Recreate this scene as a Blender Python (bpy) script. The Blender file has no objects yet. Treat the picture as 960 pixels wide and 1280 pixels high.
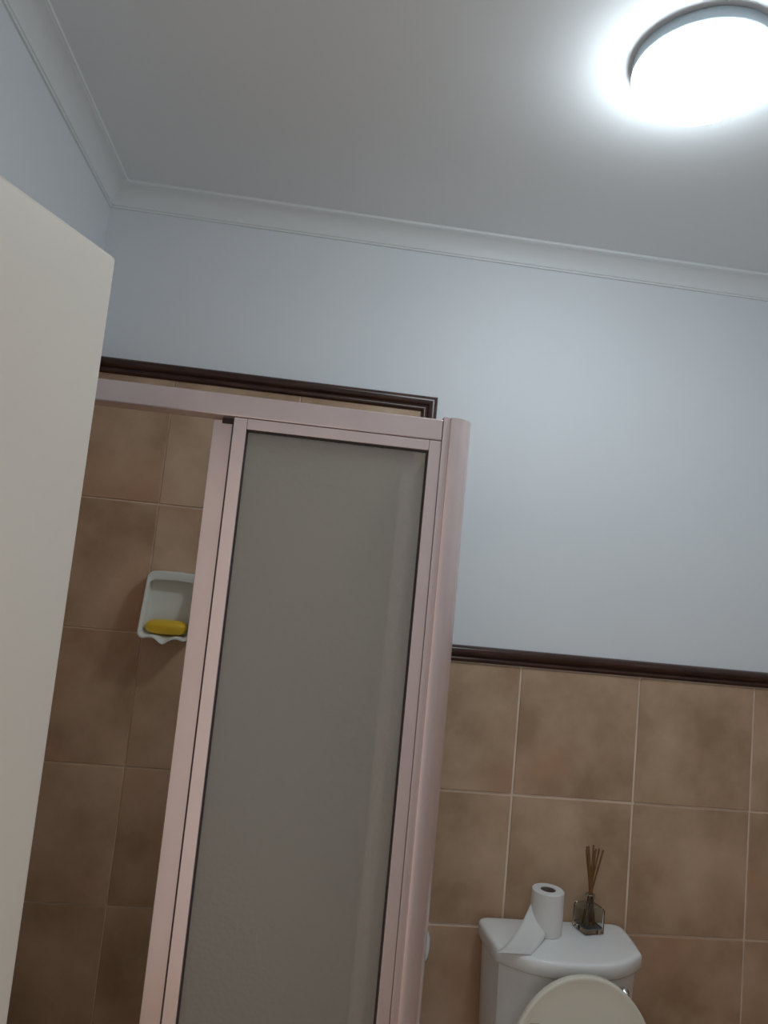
import bpy, bmesh, math, random
from mathutils import Vector, Matrix
random.seed(7)
scene = bpy.context.scene
C = scene.collection

# ------------------------------------------------------------------ camera, world, exposure
FPX = 907.44
cam_d = bpy.data.cameras.new('camera')
cam_d.sensor_fit = 'VERTICAL'; cam_d.sensor_height = 36.0; cam_d.sensor_width = 27.0
cam_d.lens = FPX * 36.0 / 1280.0
cam_d.clip_start = 0.02; cam_d.clip_end = 50
cam = bpy.data.objects.new('camera', cam_d); C.objects.link(cam)
r_ = Vector((0.9897002, -0.10586192, 0.09636786)); u_ = Vector((-0.10651674, -0.09480846, 0.98978055)); f_ = Vector((0.09564358, 0.9898508, 0.10510802))
M = Matrix((( r_.x, u_.x, -f_.x, 0.61965), (r_.y, u_.y, -f_.y, -1.91347), (r_.z, u_.z, -f_.z, 1.62915), (0, 0, 0, 1)))
cam.matrix_world = M
scene.camera = cam

world = bpy.data.worlds.new('world'); scene.world = world
world.use_nodes = True
world.node_tree.nodes['Background'].inputs[0].default_value = (1.0, 0.93, 0.85, 1)
world.node_tree.nodes['Background'].inputs[1].default_value = 0.65
LAMP = 31.5
scene.view_settings.view_transform = 'Standard'
scene.view_settings.look = 'None'
scene.view_settings.gamma = 1
scene.view_settings.use_curve_mapping = False
scene.view_settings.exposure = 0.06
scene.cycles.use_adaptive_sampling = True; scene.cycles.adaptive_threshold = 0.02
scene.cycles.max_bounces = 7; scene.cycles.diffuse_bounces = 5; scene.cycles.glossy_bounces = 3; scene.cycles.transmission_bounces = 6; scene.cycles.transparent_max_bounces = 6

# ------------------------------------------------------------------ room dimensions
XR = 2.20            # right wall
YF = -1.72           # front wall (the doorway the photo is taken from)
ZC = 2.624           # ceiling
T = 0.33             # tile module
ROWS = [0.0, 0.139, 0.469, 0.799, 1.1295, 1.4595, 1.79, 2.12]
COLX = [0.0, 0.2214, 0.5514, 0.8814, 1.2114, 1.5414, 1.8714, XR]
COLY = [0.0, -0.33, -0.66, -0.99, -1.32, -1.65, YF]
WT = 0.006           # tile faces stand this far in front of the plaster

# ------------------------------------------------------------------ materials
def new_mat(name):
    m = bpy.data.materials.new(name); m.use_nodes = True
    nt = m.node_tree
    return m, nt, nt.nodes['Principled BSDF']

def simple(name, col, rough=0.5, metal=0.0, spec=0.5, noise=0.0, nscale=8, bump=0.0, bscale=80):
    m, nt, b = new_mat(name)
    b.inputs['Base Color'].default_value = (*col, 1)
    b.inputs['Roughness'].default_value = rough
    b.inputs['Metallic'].default_value = metal
    b.inputs['Specular IOR Level'].default_value = spec
    g = nt.nodes.new('ShaderNodeNewGeometry')
    if noise:
        n = nt.nodes.new('ShaderNodeTexNoise'); n.inputs['Scale'].default_value = nscale; n.inputs['Detail'].default_value = 4
        nt.links.new(g.outputs['Position'], n.inputs['Vector'])
        rp = nt.nodes.new('ShaderNodeValToRGB')
        rp.color_ramp.elements[0].position = 0.3; rp.color_ramp.elements[1].position = 0.7
        rp.color_ramp.elements[0].color = (*[c * (1 - noise) for c in col], 1)
        rp.color_ramp.elements[1].color = (*[min(1, c * (1 + noise)) for c in col], 1)
        nt.links.new(n.outputs['Fac'], rp.inputs['Fac']); nt.links.new(rp.outputs['Color'], b.inputs['Base Color'])
    if bump:
        n2 = nt.nodes.new('ShaderNodeTexNoise'); n2.inputs['Scale'].default_value = bscale; n2.inputs['Detail'].default_value = 3
        nt.links.new(g.outputs['Position'], n2.inputs['Vector'])
        bp = nt.nodes.new('ShaderNodeBump'); bp.inputs['Strength'].default_value = bump; bp.inputs['Distance'].default_value = 0.002
        nt.links.new(n2.outputs['Fac'], bp.inputs['Height']); nt.links.new(bp.outputs['Normal'], b.inputs['Normal'])
    return m

PAINT = simple('wall_paint', (0.85, 0.88, 0.91), 0.55, 0, 0.3, noise=0.015, nscale=2.5)
CEIL = simple('ceiling_paint', (0.88, 0.895, 0.905), 0.8, 0, 0.2, noise=0.015, nscale=2)
COVE = simple('cornice_paint', (0.86, 0.875, 0.88), 0.45, 0, 0.3)
WOOD = None
GROUT = simple('grout', (0.82, 0.69, 0.57), 0.9, 0, 0.1, noise=0.2, nscale=6)
CREAM = simple('door_paint', (0.86, 0.79, 0.71), 0.45, 0, 0.35, noise=0.02, nscale=3)
PINK = simple('pink_anodised_aluminium', (0.79, 0.635, 0.62), 0.27, 0.5, 0.5, noise=0.03, nscale=14)
GASKET = simple('dark_rubber', (0.05, 0.04, 0.04), 0.7)
CERAMIC = simple('white_ceramic', (0.93, 0.94, 0.94), 0.12, 0, 0.5)
DISHC = simple('dish_ceramic', (0.80, 0.81, 0.77), 0.18, 0, 0.5)
SEATP = simple('cream_seat_plastic', (0.90, 0.87, 0.76), 0.32, 0, 0.45)
BUMP = simple('seat_buffer_rubber', (0.42, 0.32, 0.27), 0.6)
CHROME = simple('chrome', (0.75, 0.76, 0.78), 0.15, 1.0)
PAPER = simple('toilet_paper', (0.80, 0.79, 0.78), 0.9, 0, 0.1, bump=0.15, bscale=400)
CARD = simple('cardboard_core', (0.22, 0.17, 0.13), 0.9, 0, 0.1)
SOAP = simple('yellow_soap', (0.80, 0.52, 0.03), 0.4, 0, 0.4, noise=0.08, nscale=20)
REED = simple('brown_reed', (0.20, 0.10, 0.04), 0.7, 0, 0.2, noise=0.2, nscale=60)
METALB = simple('lamp_base_metal', (0.36, 0.40, 0.43), 0.45, 0.3, 0.4)
TRAYM = simple('shower_tray_acrylic', (0.72, 0.72, 0.70), 0.25)

def tile_mat():
    m, nt, b = new_mat('brown_mottled_tile')
    g = nt.nodes.new('ShaderNodeNewGeometry'); oi = nt.nodes.new('ShaderNodeObjectInfo')
    mul = nt.nodes.new('ShaderNodeMath'); mul.operation = 'MULTIPLY'; mul.inputs[1].default_value = 37.0
    nt.links.new(oi.outputs['Random'], mul.inputs[0])
    add = nt.nodes.new('ShaderNodeVectorMath'); add.operation = 'ADD'
    nt.links.new(g.outputs['Position'], add.inputs[0]); nt.links.new(mul.outputs[0], add.inputs[1])
    n1 = nt.nodes.new('ShaderNodeTexNoise'); n1.inputs['Scale'].default_value = 5.5; n1.inputs['Detail'].default_value = 6; n1.inputs['Roughness'].default_value = 0.55
    n2 = nt.nodes.new('ShaderNodeTexNoise'); n2.inputs['Scale'].default_value = 3.2; n2.inputs['Detail'].default_value = 2
    n3 = nt.nodes.new('ShaderNodeTexNoise'); n3.inputs['Scale'].default_value = 55; n3.inputs['Detail'].default_value = 3
    for n in (n1, n2, n3): nt.links.new(add.outputs[0], n.inputs['Vector'])
    rp = nt.nodes.new('ShaderNodeValToRGB')
    e = rp.color_ramp.elements
    e[0].position = 0.32; e[0].color = (0.42, 0.275, 0.175, 1)
    e[1].position = 0.68; e[1].color = (0.68, 0.49, 0.345, 1)
    k = e.new(0.5); k.color = (0.55, 0.38, 0.255, 1)
    nt.links.new(n1.outputs['Fac'], rp.inputs['Fac'])
    rr = nt.nodes.new('ShaderNodeValToRGB')
    rr.color_ramp.elements[0].position = 0.56; rr.color_ramp.elements[0].color = (0, 0, 0, 1)
    rr.color_ramp.elements[1].position = 0.74; rr.color_ramp.elements[1].color = (0.75, 0.75, 0.75, 1)
    nt.links.new(n2.outputs['Fac'], rr.inputs['Fac'])
    mx = nt.nodes.new('ShaderNodeMix'); mx.data_type = 'RGBA'
    nt.links.new(rr.outputs['Color'], mx.inputs[0]); nt.links.new(rp.outputs['Color'], mx.inputs[6])
    mx.inputs[7].default_value = (0.57, 0.32, 0.21, 1)
    nt.links.new(mx.outputs[2], b.inputs['Base Color'])
    b.inputs['Roughness'].default_value = 0.38; b.inputs['Specular IOR Level'].default_value = 0.35
    bp = nt.nodes.new('ShaderNodeBump'); bp.inputs['Strength'].default_value = 0.08; bp.inputs['Distance'].default_value = 0.002
    nt.links.new(n3.outputs['Fac'], bp.inputs['Height']); nt.links.new(bp.outputs['Normal'], b.inputs['Normal'])
    return m
TILE = tile_mat()

def wood_mat():
    m, nt, b = new_mat('dark_varnished_wood')
    g = nt.nodes.new('ShaderNodeNewGeometry'); mp = nt.nodes.new('ShaderNodeMapping'); mp.inputs['Scale'].default_value = (4, 40, 40)
    nt.links.new(g.outputs['Position'], mp.inputs['Vector'])
    n = nt.nodes.new('ShaderNodeTexNoise'); n.inputs['Scale'].default_value = 3; n.inputs['Detail'].default_value = 5
    nt.links.new(mp.outputs['Vector'], n.inputs['Vector'])
    rp = nt.nodes.new('ShaderNodeValToRGB')
    rp.color_ramp.elements[0].position = 0.3; rp.color_ramp.elements[0].color = (0.030, 0.012, 0.009, 1)
    rp.color_ramp.elements[1].position = 0.75; rp.color_ramp.elements[1].color = (0.090, 0.038, 0.025, 1)
    nt.links.new(n.outputs['Fac'], rp.inputs['Fac']); nt.links.new(rp.outputs['Color'], b.inputs['Base Color'])
    b.inputs['Roughness'].default_value = 0.28; b.inputs['Specular IOR Level'].default_value = 0.4
    return m
WOOD = wood_mat()

def obscure_glass():
    m = bpy.data.materials.new('obscure_patterned_glass'); m.use_nodes = True
    nt = m.node_tree; nt.nodes.remove(nt.nodes['Principled BSDF'])
    out = nt.nodes['Material Output']
    g = nt.nodes.new('ShaderNodeNewGeometry')
    v = nt.nodes.new('ShaderNodeTexVoronoi'); v.inputs['Scale'].default_value = 130; v.feature = 'SMOOTH_F1'
    nt.links.new(g.outputs['Position'], v.inputs['Vector'])
    bp = nt.nodes.new('ShaderNodeBump'); bp.inputs['Strength'].default_value = 0.25; bp.inputs['Distance'].default_value = 0.003
    nt.links.new(v.outputs['Distance'], bp.inputs['Height'])
    rf = nt.nodes.new('ShaderNodeBsdfRefraction'); rf.inputs['Color'].default_value = (0.93, 0.93, 0.90, 1); rf.inputs['Roughness'].default_value = 0.11; rf.inputs['IOR'].default_value = 1.12
    tl = nt.nodes.new('ShaderNodeBsdfTranslucent'); tl.inputs['Color'].default_value = (0.75, 0.74, 0.70, 1)
    df = nt.nodes.new('ShaderNodeBsdfDiffuse'); df.inputs['Color'].default_value = (0.78, 0.73, 0.68, 1)
    gl = nt.nodes.new('ShaderNodeBsdfGlossy'); gl.inputs['Color'].default_value = (1, 1, 1, 1); gl.inputs['Roughness'].default_value = 0.4
    for n in (rf, gl): nt.links.new(bp.outputs['Normal'], n.inputs['Normal'])
    m1 = nt.nodes.new('ShaderNodeMixShader'); m1.inputs[0].default_value = 0.20
    nt.links.new(rf.outputs[0], m1.inputs[1]); nt.links.new(tl.outputs[0], m1.inputs[2])
    m2 = nt.nodes.new('ShaderNodeMixShader'); m2.inputs[0].default_value = 0.20
    nt.links.new(m1.outputs[0], m2.inputs[1]); nt.links.new(df.outputs[0], m2.inputs[2])
    m3 = nt.nodes.new('ShaderNodeMixShader'); m3.inputs[0].default_value = 0.06
    nt.links.new(m2.outputs[0], m3.inputs[1]); nt.links.new(gl.outputs[0], m3.inputs[2])
    nt.links.new(m3.outputs[0], out.inputs['Surface'])
    return m
OBSC = obscure_glass()

def clear_glass():
    m, nt, b = new_mat('clear_bottle_glass')
    b.inputs['Base Color'].default_value = (0.93, 0.95, 0.93, 1); b.inputs['Roughness'].default_value = 0.03
    b.inputs['Transmission Weight'].default_value = 1.0; b.inputs['IOR'].default_value = 1.45
    return m
CLEAR = clear_glass()

def lamp_mat():
    m = bpy.data.materials.new('lit_opal_glass'); m.use_nodes = True
    nt = m.node_tree; b = nt.nodes['Principled BSDF']
    b.inputs['Base Color'].default_value = (0.9, 0.9, 0.9, 1)
    b.inputs['Emission Color'].default_value = (0.82, 0.935, 1.0, 1)
    b.inputs['Emission Strength'].default_value = LAMP
    return m
OPAL = lamp_mat()

# ------------------------------------------------------------------ helpers
def add(name, me, mat=None, parent=None, smooth=False):
    if mat and not me.materials: me.materials.append(mat)
    o = bpy.data.objects.new(name, me); C.objects.link(o)
    if parent: o.parent = parent
    if smooth:
        for p in me.polygons: p.use_smooth = True
    return o

def py_mesh(name, v, f):
    me = bpy.data.meshes.new(name); me.from_pydata([tuple(x) for x in v], [], f); me.update()
    bm = bmesh.new(); bm.from_mesh(me); bmesh.ops.recalc_face_normals(bm, faces=bm.faces); bm.to_mesh(me); bm.free()
    return me

def bm_mesh(name, bm):
    bmesh.ops.recalc_face_normals(bm, faces=bm.faces)
    me = bpy.data.meshes.new(name); bm.to_mesh(me); bm.free(); return me

def box_mesh(name, x0, x1, y0, y1, z0, z1, bev=0.0, seg=1):
    bm = bmesh.new(); bmesh.ops.create_cube(bm, size=1)
    for v in bm.verts:
        v.co = Vector(((x0 + x1) / 2 + v.co.x * (x1 - x0), (y0 + y1) / 2 + v.co.y * (y1 - y0), (z0 + z1) / 2 + v.co.z * (z1 - z0)))
    if bev: bmesh.ops.bevel(bm, geom=bm.edges[:], offset=bev, segments=seg, affect='EDGES', profile=0.5)
    return bm_mesh(name, bm)

def box(name, x0, x1, y0, y1, z0, z1, mat, parent=None, bev=0.0, seg=1):
    return add(name, box_mesh(name, x0, x1, y0, y1, z0, z1, bev, seg), mat, parent)

def empty(name, loc=(0, 0, 0), rz=0.0):
    o = bpy.data.objects.new(name, None); C.objects.link(o); o.location = loc; o.rotation_euler = (0, 0, rz); o.empty_display_size = 0.05
    return o

def tag(o, label=None, cat=None, group=None, kind=None):
    if label: o['label'] = label
    if cat: o['category'] = cat
    if group: o['group'] = group
    if kind: o['kind'] = kind
    return o

def loft(name, loops, cap0=True, cap1=True):
    n = len(loops[0]); v = []; f = []
    for L in loops: v += L
    for i in range(len(loops) - 1):
        for j in range(n):
            k = (j + 1) % n
            f.append((i * n + j, i * n + k, (i + 1) * n + k, (i + 1) * n + j))
    if cap0: f.append(tuple(range(n)))
    if cap1: f.append(tuple((len(loops) - 1) * n + j for j in range(n)))
    return py_mesh(name, v, f)

def lathe(name, prof, n=48, cx=0, cy=0, cap0=False, cap1=False):
    loops = [[(cx + r * math.cos(2 * math.pi * j / n), cy + r * math.sin(2 * math.pi * j / n), z) for j in range(n)] for r, z in prof]
    return loft(name, loops, cap0, cap1)

def tube_mesh(name, pts, r, n=12):
    pts = [Vector(p) for p in pts]; loops = []
    for i, p in enumerate(pts):
        d = (pts[min(i + 1, len(pts) - 1)] - pts[max(i - 1, 0)]).normalized()
        a = Vector((0, 0, 1)) if abs(d.z) < 0.9 else Vector((1, 0, 0))
        s = d.cross(a).normalized(); t = s.cross(d)
        loops.append([tuple(p + r * (math.cos(2 * math.pi * j / n) * s + math.sin(2 * math.pi * j / n) * t)) for j in range(n)])
    return loft(name, loops)

def auto_smooth(o, ang=35):
    me = o.data
    for p in me.polygons: p.use_smooth = True
    bm = bmesh.new(); bm.from_mesh(me)
    for e in bm.edges:
        if len(e.link_faces) == 2 and e.calc_face_angle(0) > math.radians(ang): e.smooth = False
    bm.to_mesh(me); bm.free()
    return o

def sweep(name, prof, a, b, inward, mit0=0, mit1=0):
    """extrude a profile of (distance off the wall, height) from a to b; mit: +1 shortens the end as the profile leaves the wall"""
    a = Vector(a); b = Vector(b); n = Vector(inward); d = (b - a).normalized()
    L0 = [tuple(a + n * p + Vector((0, 0, z)) + d * (p * mit0)) for p, z in prof]
    L1 = [tuple(b + n * p + Vector((0, 0, z)) - d * (p * mit1)) for p, z in prof]
    return loft(name, [L0, L1])

# ------------------------------------------------------------------ room shell
PY = WT                                         # plaster of the back wall
wall_back = tag(box('wall_back', -0.15, XR + 0.15, PY, PY + 0.12, -0.1, ZC, PAINT), 'pale grey white plaster wall behind toilet with brown tiles below', kind='structure')
wall_left = tag(box('wall_left', -WT - 0.12, -WT, YF - 0.13, PY, -0.1, ZC, PAINT), 'pale grey white plaster wall behind the open door', kind='structure')
wall_right = tag(box('wall_right', XR + WT, XR + WT + 0.12, YF - 0.13, PY, -0.1, ZC, PAINT), 'pale plaster wall to the right of the toilet', kind='structure')
DX0, DX1, DZ = 0.02, 0.86, 2.075               # doorway
bmf = bmesh.new()
for (x0, x1, z0, z1) in ((-WT, DX0, -0.1, ZC), (DX1, XR + WT, -0.1, ZC), (DX0, DX1, DZ, ZC)):
    tmp = box_mesh('t', x0, x1, YF - 0.13, YF, z0, z1); bmf.from_mesh(tmp); bpy.data.meshes.remove(tmp)
wall_front = tag(add('wall_front', bm_mesh('wall_front', bmf), PAINT), 'pale plaster wall around the doorway', kind='structure')
ceiling = tag(box('ceiling', -0.13, XR + 0.13, YF - 0.13, PY + 0.12, ZC, ZC + 0.1, CEIL), 'flat grey white painted ceiling', kind='structure')
floor = tag(box('floor', -0.13, XR + 0.13, YF - 0.8, PY + 0.12, -0.12, -0.008, GROUT), 'brown tiled bathroom floor', kind='structure')

# tiles: one shared mesh for each size and wall
tile_cache = {}
def tile_mesh(axis, w, h):
    key = (axis, round(w, 4), round(h, 4))
    if key not in tile_cache:
        if axis == 'y': me = box_mesh('tile', -w / 2, w / 2, 0, 0.008, -h / 2, h / 2, 0.0015)
        elif axis == 'x': me = box_mesh('tile', -0.008, 0, -w / 2, w / 2, -h / 2, h / 2, 0.0015)
        elif axis == '-x': me = box_mesh('tile', 0, 0.008, -w / 2, w / 2, -h / 2, h / 2, 0.0015)
        else: me = box_mesh('tile', -w / 2, w / 2, -h / 2, h / 2, -0.008, 0, 0.0015)
        me.materials.append(TILE); tile_cache[key] = me
    return tile_cache[key]
def tile(parent, axis, a0, a1, b0, b1, base=0.0, joint=0.005, vjoint=None):
    w = abs(a1 - a0) - (vjoint or joint); h = abs(b1 - b0) - joint
    if w < 0.01 or h < 0.01: return
    o = bpy.data.objects.new('tile', tile_mesh(axis, w, h)); C.objects.link(o); o.parent = parent
    ca = (a0 + a1) / 2; cb = (b0 + b1) / 2; j = random.uniform(-0.0006, 0.0006)
    o.location = {'y': (ca, base + j, cb), 'x': (base + j, ca, cb), '-x': (base + j, ca, cb), 'z': (ca, cb, base + j * 0.3)}[axis]
    rt = random.uniform(-0.0022, 0.0022)
    if axis == 'y': o.rotation_euler = (rt, 0, random.uniform(-.0022, .0022))
    return o
box('grout', 0, XR, 0.003, PY + 0.001, 0, 1.465, GROUT, wall_back)
box('grout', 0, 0.884, 0.003, PY + 0.001, 1.465, 2.122, GROUT, wall_back)
for i in range(len(COLX) - 1):
    for k in range(len(ROWS) - 1):
        if k >= 5 and i >= 3: continue
        x1 = COLX[i + 1]; z1 = ROWS[k + 1]
        tile(wall_back, 'y', COLX[i], x1, ROWS[k], z1, 0.0, 0.0036 if i < 3 else 0.0055, 0.0022 if i < 2 else 0.0055)
box('grout', -WT - 0.001, -0.003, YF, 0.0, 0, 1.465, GROUT, wall_left)
box('grout', -WT - 0.001, -0.003, -0.66, 0.0, 1.465, 2.122, GROUT, wall_left)
for i in range(len(COLY) - 1):
    for k in range(len(ROWS) - 1):
        if k >= 5 and i >= 2: continue
        tile(wall_left, 'x', COLY[i + 1], COLY[i], ROWS[k], ROWS[k + 1])
box('grout', XR + 0.003, XR + WT + 0.001, YF, 0.0, 0, 1.465, GROUT, wall_right)
for i in range(len(COLY) - 1):
    for k in range(5):
        tile(wall_right, '-x', COLY[i + 1], COLY[i], ROWS[k], ROWS[k + 1], XR)
FX = [0.0, 0.2214, 0.5514, 0.8814, 1.2114, 1.5414, 1.8714, XR]
for i in range(len(FX) - 1):
    for k in range(len(COLY) - 1):
        if FX[i] < 0.86 and k < 2: continue      # the shower tray stands here
        tile(floor, 'z', FX[i], FX[i + 1], COLY[k + 1], COLY[k], 0.0)

# coved cornice
cp = [(0, -0.057), (0.005, -0.057), (0.006, -0.052), (0.0085, -0.0515)]
for t in range(0, 9):
    a = math.radians(90 * t / 8)
    cp.append((0.0085 + 0.041 * (1 - math.cos(a)), -0.0515 + 0.043 * math.sin(a)))
cp += [(0.050, -0.0075), (0.0545, -0.0070), (0.0545, 0.0), (0.0, 0.0)]
def cornice(name, a, b, n, lab):
    o = add(name, sweep(name, cp, a, b, n, 1, 1), COVE); auto_smooth(o, 30); return tag(o, lab, kind='structure')
cornice('trim_1', (-WT, PY, ZC), (XR + WT, PY, ZC), (0, -1, 0), 'white coved cornice along the top of the toilet wall')
cornice('trim_2', (-WT, YF, ZC), (-WT, PY, ZC), (1, 0, 0), 'white coved cornice along the left wall above the door')
cornice('trim_3', (XR + WT, PY, ZC), (XR + WT, YF, ZC), (-1, 0, 0), 'white coved cornice along the right wall')
cornice('trim_4', (XR + WT, YF, ZC), (-WT, YF, ZC), (0, 1, 0), 'white coved cornice above the doorway')

# dark wooden dado moulding
dp = [(0, 0), (0.009, 0), (0.0125, 0.002), (0.0145, 0.006), (0.0135, 0.010), (0.0105, 0.0125), (0.0105, 0.0145), (0.0145, 0.0165), (0.0185, 0.021), (0.020, 0.027), (0.0185, 0.034), (0.014, 0.039), (0.008, 0.0415), (0, 0.042)]
def dado(name, a, b, n, m0, m1, lab):
    o = add(name, sweep(name, dp, a, b, n, m0, m1), WOOD); auto_smooth(o, 50); return tag(o, lab, kind='structure')
dado('trim_5', (0.922, PY, 1.4605), (XR, PY, 1.4605), (0, -1, 0), 0, 1, 'dark brown wooden dado moulding above the toilet tiles')
dado('trim_6', (-WT, YF, 1.4605), (-WT, -0.66, 1.4605), (1, 0, 0), 0, 0, 'dark brown wooden dado moulding on the left wall')
dado('trim_7', (XR + WT, PY, 1.4605), (XR + WT, YF, 1.4605), (-1, 0, 0), 1, 0, 'dark brown wooden dado moulding on the right wall')
# moulding over the shower tiles turns down at their right end, mitred
def mitre_mould(name, lab):
    L0 = []; L1 = []; L2 = []
    for d, z in dp:
        L0.append((-WT, PY - d, 2.118 + z))
        L1.append((0.880 + z, PY - d, 2.118 + z))
        L2.append((0.880 + z, PY - d, 1.4605))
    o = add(name, loft(name, [L0, L1, L2]), WOOD); auto_smooth(o, 50); return tag(o, lab, kind='structure')
mitre_mould('trim_8', 'dark brown wooden moulding edging the top of the shower tiles')
dado('trim_9', (-WT, -0.70, 2.118), (-WT, PY, 2.118), (1, 0, 0), 0, 1, 'dark brown wooden moulding over the shower tiles on the left wall')

# door frame and door
for nm, (x0, x1, z0, z1) in (('trim_10', (DX0, DX0 + 0.018, 0, DZ)), ('trim_11', (DX1 - 0.018, DX1, 0, DZ)), ('trim_12', (DX0 + 0.018, DX1 - 0.018, DZ - 0.018, DZ))):
    tag(box(nm, x0, x1, YF - 0.13, YF - 0.042, z0, z1, CREAM, bev=0.001), {'trim_10': 'cream painted door jamb on the hinge side of the doorway', 'trim_11': 'cream painted door jamb on the latch side of the doorway', 'trim_12': 'cream painted door head across the top of the doorway'}[nm], kind='structure')

DOOR_ANG = math.radians(67.5)
door = add('door_1', box_mesh('door_1', 0, 0.82, 0.0, 0.040, 0.006, 2.040, 0.006, 3), CREAM)
door.location = (0.3180 - 0.82 * math.cos(DOOR_ANG), -0.930 - 0.82 * math.sin(DOOR_ANG), 0); door.rotation_euler = (0, 0, DOOR_ANG)
tag(door, 'cream painted flush door standing open on the left', 'door', kind='structure')
def lever(y0, s):
    rz = lathe('door_handle', [(0.0, 0.0), (0.024, 0.0), (0.025, 0.004), (0.022, 0.008), (0.010, 0.010), (0.009, 0.042), (0.0, 0.044)], 24)
    for v in rz.vertices:
        x, y, z = v.co; v.co = (x + 0.765, y0 + s * z, y + 0.93)
    o = add('door_handle', rz, CHROME, door, True)
    g = tube_mesh('grip', [(0.765, y0 + s * 0.04, 0.93), (0.74, y0 + s * 0.046, 0.93), (0.65, y0 + s * 0.046, 0.93)], 0.008)
    add('grip', g, CHROME, o, True)
lever(0.0, -1); lever(0.040, 1)
for z in (0.25, 1.02, 1.8):
    add('hinge', lathe('hinge', [(0.0, z), (0.006, z), (0.006, z + 0.09), (0.0, z + 0.09)], 12, -0.004, 0.036), CHROME, door)

# ------------------------------------------------------------------ shower enclosure
SY = -0.56
enc = empty('shower_enclosure', (0, 0, 0))
tag(enc, 'pink aluminium framed shower enclosure with obscure glass sliding door', 'shower enclosure')
HZ0, HZ1 = 1.9215, 1.963
def bx(name, *a, bev=0.0012, seg=2, mat=PINK, parent=enc): return box(name, *a, mat, parent, bev, seg)
# header over the opening
bx('header_rail', 0.0, 0.848, SY, SY + 0.050, HZ0, HZ1, bev=0.0025)
# corner post, flat fin then rounded nose
pp = [(0.8485, SY - 0.001), (0.8550, SY - 0.001), (0.8556, SY + 0.0018), (0.8620, SY + 0.0018), (0.8626, SY - 0.003)]
for t in range(0, 15):
    a = math.radians(-90 + 90 * t / 14)
    pp.append((0.8700 + 0.0402 * math.cos(a), SY + 0.0440 + 0.0480 * math.sin(a)))
pp += [(0.9102, SY + 0.078), (0.8485, SY + 0.078)]
post = add('corner_post', loft('corner_post', [[(x, y, z) for x, y in pp] for z in (0.105, 1.9680)]), PINK, enc); auto_smooth(post, 25)
bx('wall_jamb', 0.0, 0.030, SY + 0.002, SY + 0.048, 0.13, HZ0)
bx('threshold_rail', 0.0, 0.848, SY, SY + 0.050, 0.105, 0.135)
# fixed front panel
PX0, PX1, PX2, PX3 = 0.4540, 0.4785, 0.8245, 0.848
PZ = HZ0 - 0.0010
bx('panel_stile', PX0, PX1, SY + 0.001, SY + 0.022, 0.135, PZ)
bx('panel_stile', PX2, PX3, SY + 0.001, SY + 0.022, 0.135, PZ)
bx('panel_rail', PX1 + 0.0002, PX2 - 0.0002, SY + 0.001, SY + 0.022, 1.9000, PZ)
bx('panel_rail', PX1 + 0.0002, PX2 - 0.0002, SY + 0.001, SY + 0.022, 0.135, 0.162)
box('gasket', PX1 + 0.0002, PX1 + 0.003, SY + 0.007, SY + 0.020, 0.162, 1.8998, GASKET, enc)
box('gasket', PX2 - 0.003, PX2 - 0.0002, SY + 0.007, SY + 0.020, 0.162, 1.8998, GASKET, enc)
box('gasket', PX1 + 0.0032, PX2 - 0.0032, SY + 0.007, SY + 0.020, 1.8968, 1.8998, GASKET, enc)
box('glass_pane', PX1 + 0.0032, PX2 - 0.0032, SY + 0.011, SY + 0.015, 0.162, 1.8966, OBSC, enc)
# sliding panel pushed behind it
SB = SY + 0.027
slide = bx('sliding_door', 0.4130, 0.4505, SB, SB + 0.020, 0.140, HZ0 - 0.004)
bx('door_stile', 0.778, 0.803, SB, SB + 0.020, 0.140, HZ0 - 0.004, parent=slide)
bx('door_rail', 0.4507, 0.7778, SB, SB + 0.020, 1.890, HZ0 - 0.004, parent=slide)
bx('door_rail', 0.4507, 0.7778, SB, SB + 0.020, 0.140, 0.166, parent=slide)
box('glass_pane', 0.4507, 0.7778, SB + 0.008, SB + 0.012, 0.166, 1.890, OBSC, slide)
box('seal_strip', 0.4508, 0.4538, SY + 0.010, SB - 0.0005, 0.14, HZ0 - 0.003, GASKET, slide)
box('hanger', 0.4300, 0.4500, SB - 0.004, SB - 0.0002, HZ0 - 0.010, HZ0 - 0.0005, GASKET, slide)
# return panel to the back wall
RX0, RX1 = 0.853, 0.878
bx('header_rail', RX0, RX1 + 0.004, SY + 0.079, -0.0215, HZ0, HZ1)
bx('wall_jamb', RX0 - 0.002, RX1, -0.030, -0.0016, 0.135, HZ1 + 0.002)
bx('panel_stile', RX0, RX1, SY + 0.079, SY + 0.099, 0.135, HZ0 - 0.001)
bx('threshold_rail', RX0, RX1 + 0.004, SY + 0.079, -0.0022, 0.105, 0.134)
box('glass_pane', 0.863, 0.867, SY + 0.099, -0.0305, 0.135, HZ0 - 0.001, OBSC, enc)

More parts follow.
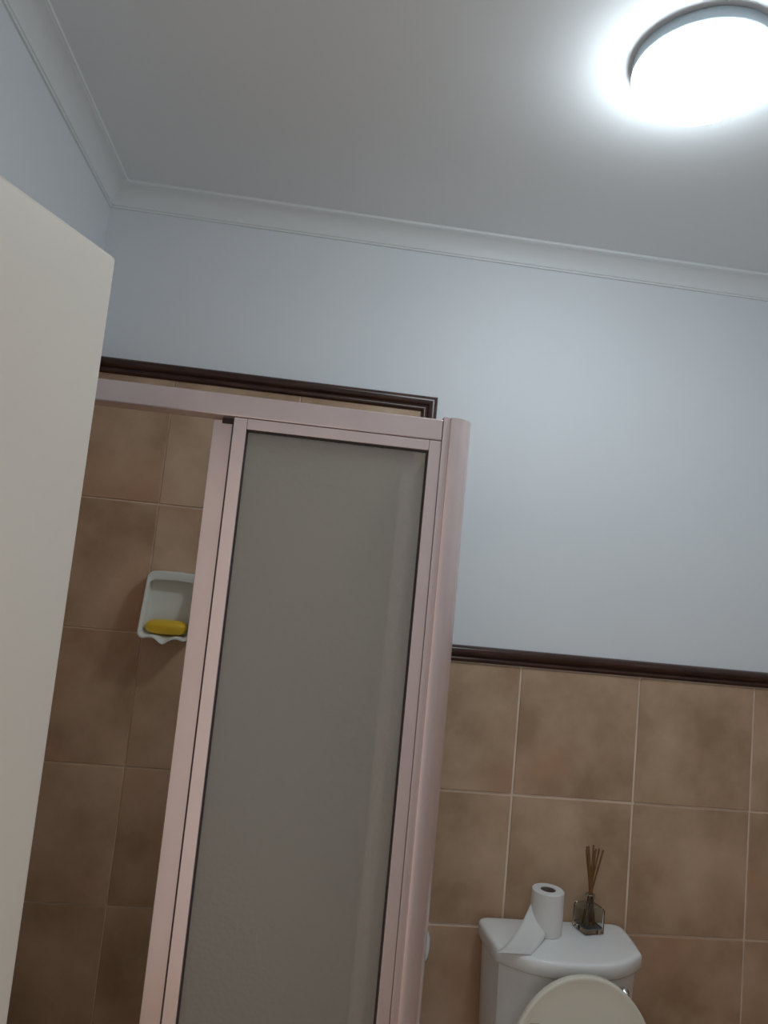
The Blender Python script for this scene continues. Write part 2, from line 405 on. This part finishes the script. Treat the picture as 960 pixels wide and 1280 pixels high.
# shower tray
def rrect(x0, x1, y0, y1, r, z, n=5):
    P = []
    for cx, cy, a0 in ((x1 - r, y1 - r, 0), (x0 + r, y1 - r, 90), (x0 + r, y0 + r, 180), (x1 - r, y0 + r, 270)):
        for t in range(n + 1):
            a = math.radians(a0 + 90 * t / n); P.append((cx + r * math.cos(a), cy + r * math.sin(a), z))
    return P
tray = add('shower_tray', loft('shower_tray', [rrect(0.002, 0.925, -0.585, -0.003, 0.02, 0.001), rrect(0.002, 0.925, -0.585, -0.003, 0.02, 0.10), rrect(0.006, 0.921, -0.581, -0.007, 0.018, 0.104), rrect(0.06, 0.83, -0.50, -0.06, 0.05, 0.104), rrect(0.075, 0.815, -0.485, -0.075, 0.05, 0.05)]), TRAYM)
auto_smooth(tray, 40); tag(tray, 'white shower tray under the pink enclosure', 'shower tray')
add('drain', lathe('drain', [(0.0, 0.0505), (0.035, 0.0505), (0.033, 0.054), (0.0, 0.055)], 24, 0.45, -0.28), CHROME, tray, True)

# ------------------------------------------------------------------ soap dish and soap
def dish():
    cx, cz, w, hgt = 0.288, 1.536, 0.064, 0.082
    n = 14
    def loop(hw, hh, r, yfun, notch, hood=0.0, sill=0.0):
        P = []
        segs = []
        for (sx, sz, a0) in ((1, 1, 0), (-1, 1, 90), (-1, -1, 180), (1, -1, 270)):
            for t in range(7):
                a = math.radians(a0 + 90 * t / 6)
                segs.append((sx * (hw - r) + r * math.cos(a), sz * (hh - r) + r * math.sin(a)))
            if (sx, sz) == (1, 1):
                for t in range(1, n): segs.append((hw - r - 2 * (hw - r) * t / n, hh))
            if (sx, sz) == (-1, -1):
                for t in range(1, n): segs.append((-(hw - r) + 2 * (hw - r) * t / n, -hh))
        for x, z in segs:
            zz = z
            if z > hh - r * 0.99: zz = z + 0.004 * (1 - (x / hw) ** 2)          # hood arches a little
            y = yfun((z / hgt + 1) / 2)
            if z < -hh + r * 0.2:
                zz = z - notch * math.exp(-(x / 0.013) ** 2) + notch * 0.35 * math.exp(-((abs(x) - 0.03) / 0.012) ** 2)
            P.append((cx + x, y, cz + zz - hood * max(0, z / hh) + sill * max(0, -z / hh)))
        return P
    dep = lambda t: -(0.036 + 0.044 * (1 - t) ** 1.3)
    loops = [loop(w - 0.003, hgt - 0.003, 0.012, lambda t: -0.001, 0.0),
             loop(w, hgt, 0.014, lambda t: -0.006, 0.0),
             loop(w, hgt, 0.016, lambda t: dep(t) * 0.85, 0.004),
             loop(w - 0.001, hgt - 0.001, 0.016, dep, 0.011),
             loop(w - 0.004, hgt - 0.004, 0.015, lambda t: dep(t) - 0.001, 0.012, 0.003),
             loop(w - 0.007, hgt - 0.007, 0.014, lambda t: dep(t) * 0.96, 0.010, 0.015),
             loop(w - 0.008, hgt - 0.010, 0.014, lambda t: dep(t) * 0.5, 0.0, 0.006),
             loop(w - 0.011, hgt - 0.013, 0.012, lambda t: -0.012, 0.0, 0.006)]
    o = add('soap_dish', loft('soap_dish', loops), DISHC); auto_smooth(o, 50)
    return tag(o, 'white ceramic soap dish fixed on the brown shower tiles', 'soap dish')
dish()
def soap():
    prof = []
    bm = bmesh.new(); bmesh.ops.create_uvsphere(bm, u_segments=32, v_segments=16, radius=1)
    for v in bm.verts:
        x, y, z = v.co
        s = lambda a, p: math.copysign(abs(a) ** p, a)
        v.co = Vector((s(x, 0.5) * 0.0505, s(y, 0.65) * 0.022, s(z, 0.7) * 0.0165))
    o = add('soap_bar', bm_mesh('soap_bar', bm), SOAP, None, True)
    o.location = (0.288, -0.042, 1.4835); o.rotation_euler = (math.radians(12), 0, 0)
    return tag(o, 'yellow bar of soap lying in the white soap dish', 'soap')
soap()

# ------------------------------------------------------------------ toilet
TX = 1.330
toilet = empty('toilet', (TX, -0.30, 0))
tag(toilet, 'white ceramic toilet with cream seat lid raised against its cistern', 'toilet')
def loc(P): return [(x - TX, y + 0.30, z) for x, y, z in P]
def cist(hw, yb, ys, yf, z, r=0.022, taper=0.012):
    """outline: straight back, tapering sides, bowed front"""
    P = []
    for t in range(5):
        a = math.radians(90 - 90 * t / 4); P.append((TX + hw - r + r * math.cos(a), yb - r + r * math.sin(a), z))
    for t in range(1, 4): P.append((TX + hw - taper * (t / 4) ** 2, yb - r + (ys - yb + r) * t / 4, z))
    m = 26
    for t in range(m + 1):
        x = (hw - taper) * math.cos(math.pi * t / m)
        q = abs(x) / (hw - taper)
        P.append((TX + x, ys + (yf - ys) * (1 - q ** 2.6) , z))
    for t in range(3, 0, -1): P.append((TX - hw + taper * (t / 4) ** 2, yb - r + (ys - yb + r) * t / 4, z))
    for t in range(5):
        a = math.radians(180 - 90 * t / 4); P.append((TX - hw + r + r * math.cos(a), yb - r + r * math.sin(a), z))
    return loc(P)
body = add('cistern', loft('cistern', [cist(0.160, -0.022, -0.135, -0.195, 0.415), cist(0.166, -0.018, -0.140, -0.203, 0.43), cist(0.176, -0.016, -0.150, -0.216, 0.70), cist(0.179, -0.016, -0.153, -0.219, 0.787)]), CERAMIC, toilet)
auto_smooth(body, 30)
lid = add('cistern_lid', loft('cistern_lid', [cist(0.180, -0.014, -0.155, -0.222, 0.7885), cist(0.187, -0.012, -0.160, -0.229, 0.791), cist(0.1895, -0.011, -0.163, -0.234, 0.797), cist(0.1895, -0.011, -0.163, -0.234, 0.819), cist(0.188, -0.0125, -0.1615, -0.2325, 0.8245), cist(0.185, -0.015, -0.158, -0.2295, 0.8275), cist(0.178, -0.021, -0.152, -0.222, 0.8288), cist(0.10, -0.06, -0.11, -0.15, 0.8295)]), CERAMIC, toilet)
auto_smooth(lid, 40)
# flush lever on the cistern front
bs = lathe('flush_lever', [(0.0, 0.0), (0.011, 0.0), (0.011, 0.004), (0.007, 0.006), (0.006, 0.016), (0.0, 0.017)], 20)
for v in bs.vertices:
    x, y, z = v.co; v.co = (x + 0.120, -0.194 + 0.30 - z - 0.006, y + 0.757)
fl = add('flush_lever', bs, CHROME, toilet, True)
add('lever_arm', tube_mesh('lever_arm', [(0.120, 0.08, 0.757), (0.085, 0.072, 0.752), (0.055, 0.068, 0.745)], 0.005, 10), CHROME, fl, True)
# pan
def oval(a, yb, yf, z, n=40, p=2.2):
    P = []; cy = (yb + yf) / 2; b = abs(yb - yf) / 2
    for j in range(n):
        t = 2 * math.pi * j / n; c, s = math.cos(t), math.sin(t)
        P.append((TX + a * math.copysign(abs(c) ** (2 / p), c), cy + b * math.copysign(abs(s) ** (2 / p), s), z))
    return loc(P)
pan = add('pan', loft('pan', [oval(0.11, -0.10, -0.52, 0.001), oval(0.105, -0.10, -0.51, 0.06), oval(0.10, -0.10, -0.50, 0.16), oval(0.13, -0.08, -0.58, 0.27), oval(0.175, -0.05, -0.66, 0.36), oval(0.180, -0.04, -0.67, 0.405), oval(0.176, -0.045, -0.665, 0.413), oval(0.13, -0.27, -0.62, 0.413), oval(0.12, -0.28, -0.61, 0.38), oval(0.07, -0.34, -0.55, 0.24), oval(0.04, -0.38, -0.50, 0.20)]), CERAMIC, toilet, True)
seat = add('seat', loft('seat', [oval(0.183, -0.262, -0.672, 0.4145), oval(0.185, -0.258, -0.676, 0.424), oval(0.178, -0.268, -0.668, 0.432), oval(0.125, -0.325, -0.615, 0.432), oval(0.118, -0.335, -0.605, 0.4145), oval(0.183, -0.262, -0.672, 0.4145)], False, False), SEATP, toilet, True)
# raised lid: oval shell seen from its underside, leaning on the cistern
def lid_outline(s, d):
    """s scales the outline, d is the depth towards the room"""
    P = []; n = 56; H = 0.395
    for j in range(n):
        t = 2 * math.pi * j / n; c, si = math.cos(t), math.sin(t)
        x = 0.166 * c; v = 0.5 + 0.5 * math.copysign(abs(si) ** 0.97, si)
        if v < 0.35: x *= 1 - 0.10 * (0.35 - v) / 0.35
        x *= s; z = 0.432 + H * (0.5 + (v - 0.5) * s)
        lean = 0.0 + (z - 0.432) * 0.030
        P.append((TX - 0.006 + x, -0.283 - d + lean, z))
    return loc(P)
slid = add('seat_lid', loft('seat_lid', [lid_outline(0.90, -0.012), lid_outline(0.975, -0.010), lid_outline(1.0, -0.002), lid_outline(1.0, 0.009), lid_outline(0.99, 0.0105), lid_outline(0.97, 0.0108), lid_outline(0.945, 0.0095), lid_outline(0.80, 0.008), lid_outline(0.4, 0.0075)]), SEATP, toilet)
auto_smooth(slid, 50)
for sx in (-1, 1):
    bmm = box_mesh('buffer', -0.012, 0.012, -0.006, 0.004, -0.007, 0.007, 0.003, 2)
    b_ = add('buffer', bmm, BUMP, slid); b_.location = (sx * 0.112 - 0.006, 0.30 - 0.283 + 0.0087 - 0.0135, 0.722)
    hg = add('hinge', tube_mesh('hinge', [(sx * 0.075 - 0.02, 0.040, 0.428), (sx * 0.075 + 0.02, 0.040, 0.428)], 0.010), SEATP, toilet, True)

# ------------------------------------------------------------------ things on the cistern lid
RXc, RYc, RZ0 = 1.2955, -0.083, 0.8297
roll = empty('toilet_roll', (RXc, RYc, RZ0))
tag(roll, 'toilet paper roll standing upright on the cistern lid with loose end hanging', 'toilet roll')
prof = [(0.0185, 0.0), (0.0375, 0.0), (0.0395, 0.002), (0.0395, 0.099), (0.0375, 0.101), (0.0195, 0.101), (0.0185, 0.099), (0.0185, 0.0)]
rp_ = add('paper', lathe('paper', prof, 48), PAPER, roll); auto_smooth(rp_, 40)
cr = add('core', lathe('core', [(0.0182, 0.0005), (0.0182, 0.0995), (0.0172, 0.0995), (0.0172, 0.0005), (0.0182, 0.0005)], 32), CARD, roll); auto_smooth(cr, 40)
def sheet():
    nu, nv = 16, 8; v = []; f = []
    A0 = Vector((-0.0400, 0.004, 0.062)); A1 = Vector((-0.012, -0.0400, 0.010))       # line where it leaves the roll
    B0 = Vector((1.140 - RXc, -0.200 - RYc, 0.0015)); B1 = Vector((1.222 - RXc, -0.203 - RYc, 0.0025))
    for i in range(nu + 1):
        u = i / nu
        for j in range(nv + 1):
            w = j / nv
            p = A0.lerp(A1, w).lerp(B0.lerp(B1, w), u)
            p.z = A0.lerp(A1, w).z * (1 - u) ** 2.6 + 0.0018 + 0.003 * math.sin(u * 5 + w * 3) * u * (1 - u) * 2
            if u > 0.93: p.z += 0.0
            v.append(p)
    for i in range(nu):
        for j in range(nv):
            a = i * (nv + 1) + j; f.append((a, a + 1, a + nv + 2, a + nv + 1))
    o = add('loose_sheet', py_mesh('loose_sheet', v, f), PAPER, roll, True)
    s = o.modifiers.new('thickness', 'SOLIDIFY'); s.thickness = 0.0008; s.offset = 1
    return o
sheet()

bot = empty('reed_bottle', (1.414, -0.060, 0.8297), math.radians(14))
tag(bot, 'small square clear glass bottle with brown sticks on the cistern lid', 'bottle')
def sq(h, z, r=0.006): return rrect(-h, h, -h, h, min(r, h * 0.95), z, 4)
gb = add('glass_body', loft('glass_body', [sq(0.027, 0.0), sq(0.029, 0.002), sq(0.029, 0.054), sq(0.026, 0.060), sq(0.012, 0.066, 0.011), sq(0.0105, 0.068, 0.0104), sq(0.0105, 0.080, 0.0104), sq(0.0125, 0.081, 0.012), sq(0.0125, 0.086, 0.012), sq(0.0085, 0.086, 0.008), sq(0.0085, 0.068, 0.008), sq(0.0235, 0.057), sq(0.026, 0.053), sq(0.026, 0.014), sq(0.023, 0.011)]), CLEAR, bot)
auto_smooth(gb, 35)
for k in range(9):
    a = 2 * math.pi * k / 9 + 0.3; s = 0.009 + 0.006 * (k % 3)
    top = (s * math.cos(a) * 1.3, s * math.sin(a), 0.195 + 0.006 * (k % 2)); b0 = (-0.014 * math.cos(a), -0.014 * math.sin(a), 0.016)
    add('reed', tube_mesh('reed', [b0, tuple((p + q) / 2 for p, q in zip(b0, top)), top], 0.0023, 8), REED, bot, True)

# ceramic paper holder on the wall just right of the shower post
def holder():
    P = []
    def el(a, b, y, n=40): return [(0.966 + a * math.copysign(abs(math.cos(2 * math.pi * j / n)) ** 0.8, math.cos(2 * math.pi * j / n)), y, 0.748 + b * math.copysign(abs(math.sin(2 * math.pi * j / n)) ** 0.8, math.sin(2 * math.pi * j / n))) for j in range(n)]
    o = add('paper_holder', loft('paper_holder', [el(0.060, 0.056, -0.0015), el(0.0615, 0.0575, -0.006), el(0.058, 0.054, -0.014), el(0.046, 0.042, -0.016), el(0.040, 0.036, -0.008)]), CERAMIC)
    auto_smooth(o, 50); return tag(o, 'white ceramic paper holder on the tiles behind the shower post', 'paper holder')
hd = holder()
for sx in (-1, 1): add('bracket', tube_mesh('bracket', [(0.966 + sx * 0.036, -0.012, 0.748), (0.966 + sx * 0.036, -0.045, 0.748)], 0.009), CERAMIC, hd, True)
add('spindle', tube_mesh('spindle', [(0.938, -0.038, 0.748), (1.012, -0.038, 0.748)], 0.007), CERAMIC, hd, True)

# ------------------------------------------------------------------ ceiling lamp
LX, LY = 1.225, -0.765
lamp = empty('ceiling_lamp', (LX, LY, ZC))
tag(lamp, 'round ceiling lamp with glowing white dome and grey base', 'ceiling lamp')
bs_ = add('base', lathe('base', [(0.0, -0.0005), (0.119, -0.0005), (0.122, -0.003), (0.1235, -0.024), (0.121, -0.027), (0.0, -0.027)], 64), METALB, lamp); auto_smooth(bs_, 40)
dprof = []
for t in range(0, 9):
    a = math.radians(90 * t / 8)
    dprof.append((0.1225 * math.cos(a) ** 0.85, -0.0273 - 0.051 * math.sin(a) ** 0.9))
dprof[-1] = (0.0008, dprof[-1][1])
dm = add('dome', lathe('dome', dprof, 40, cap1=True), OPAL, lamp, True)
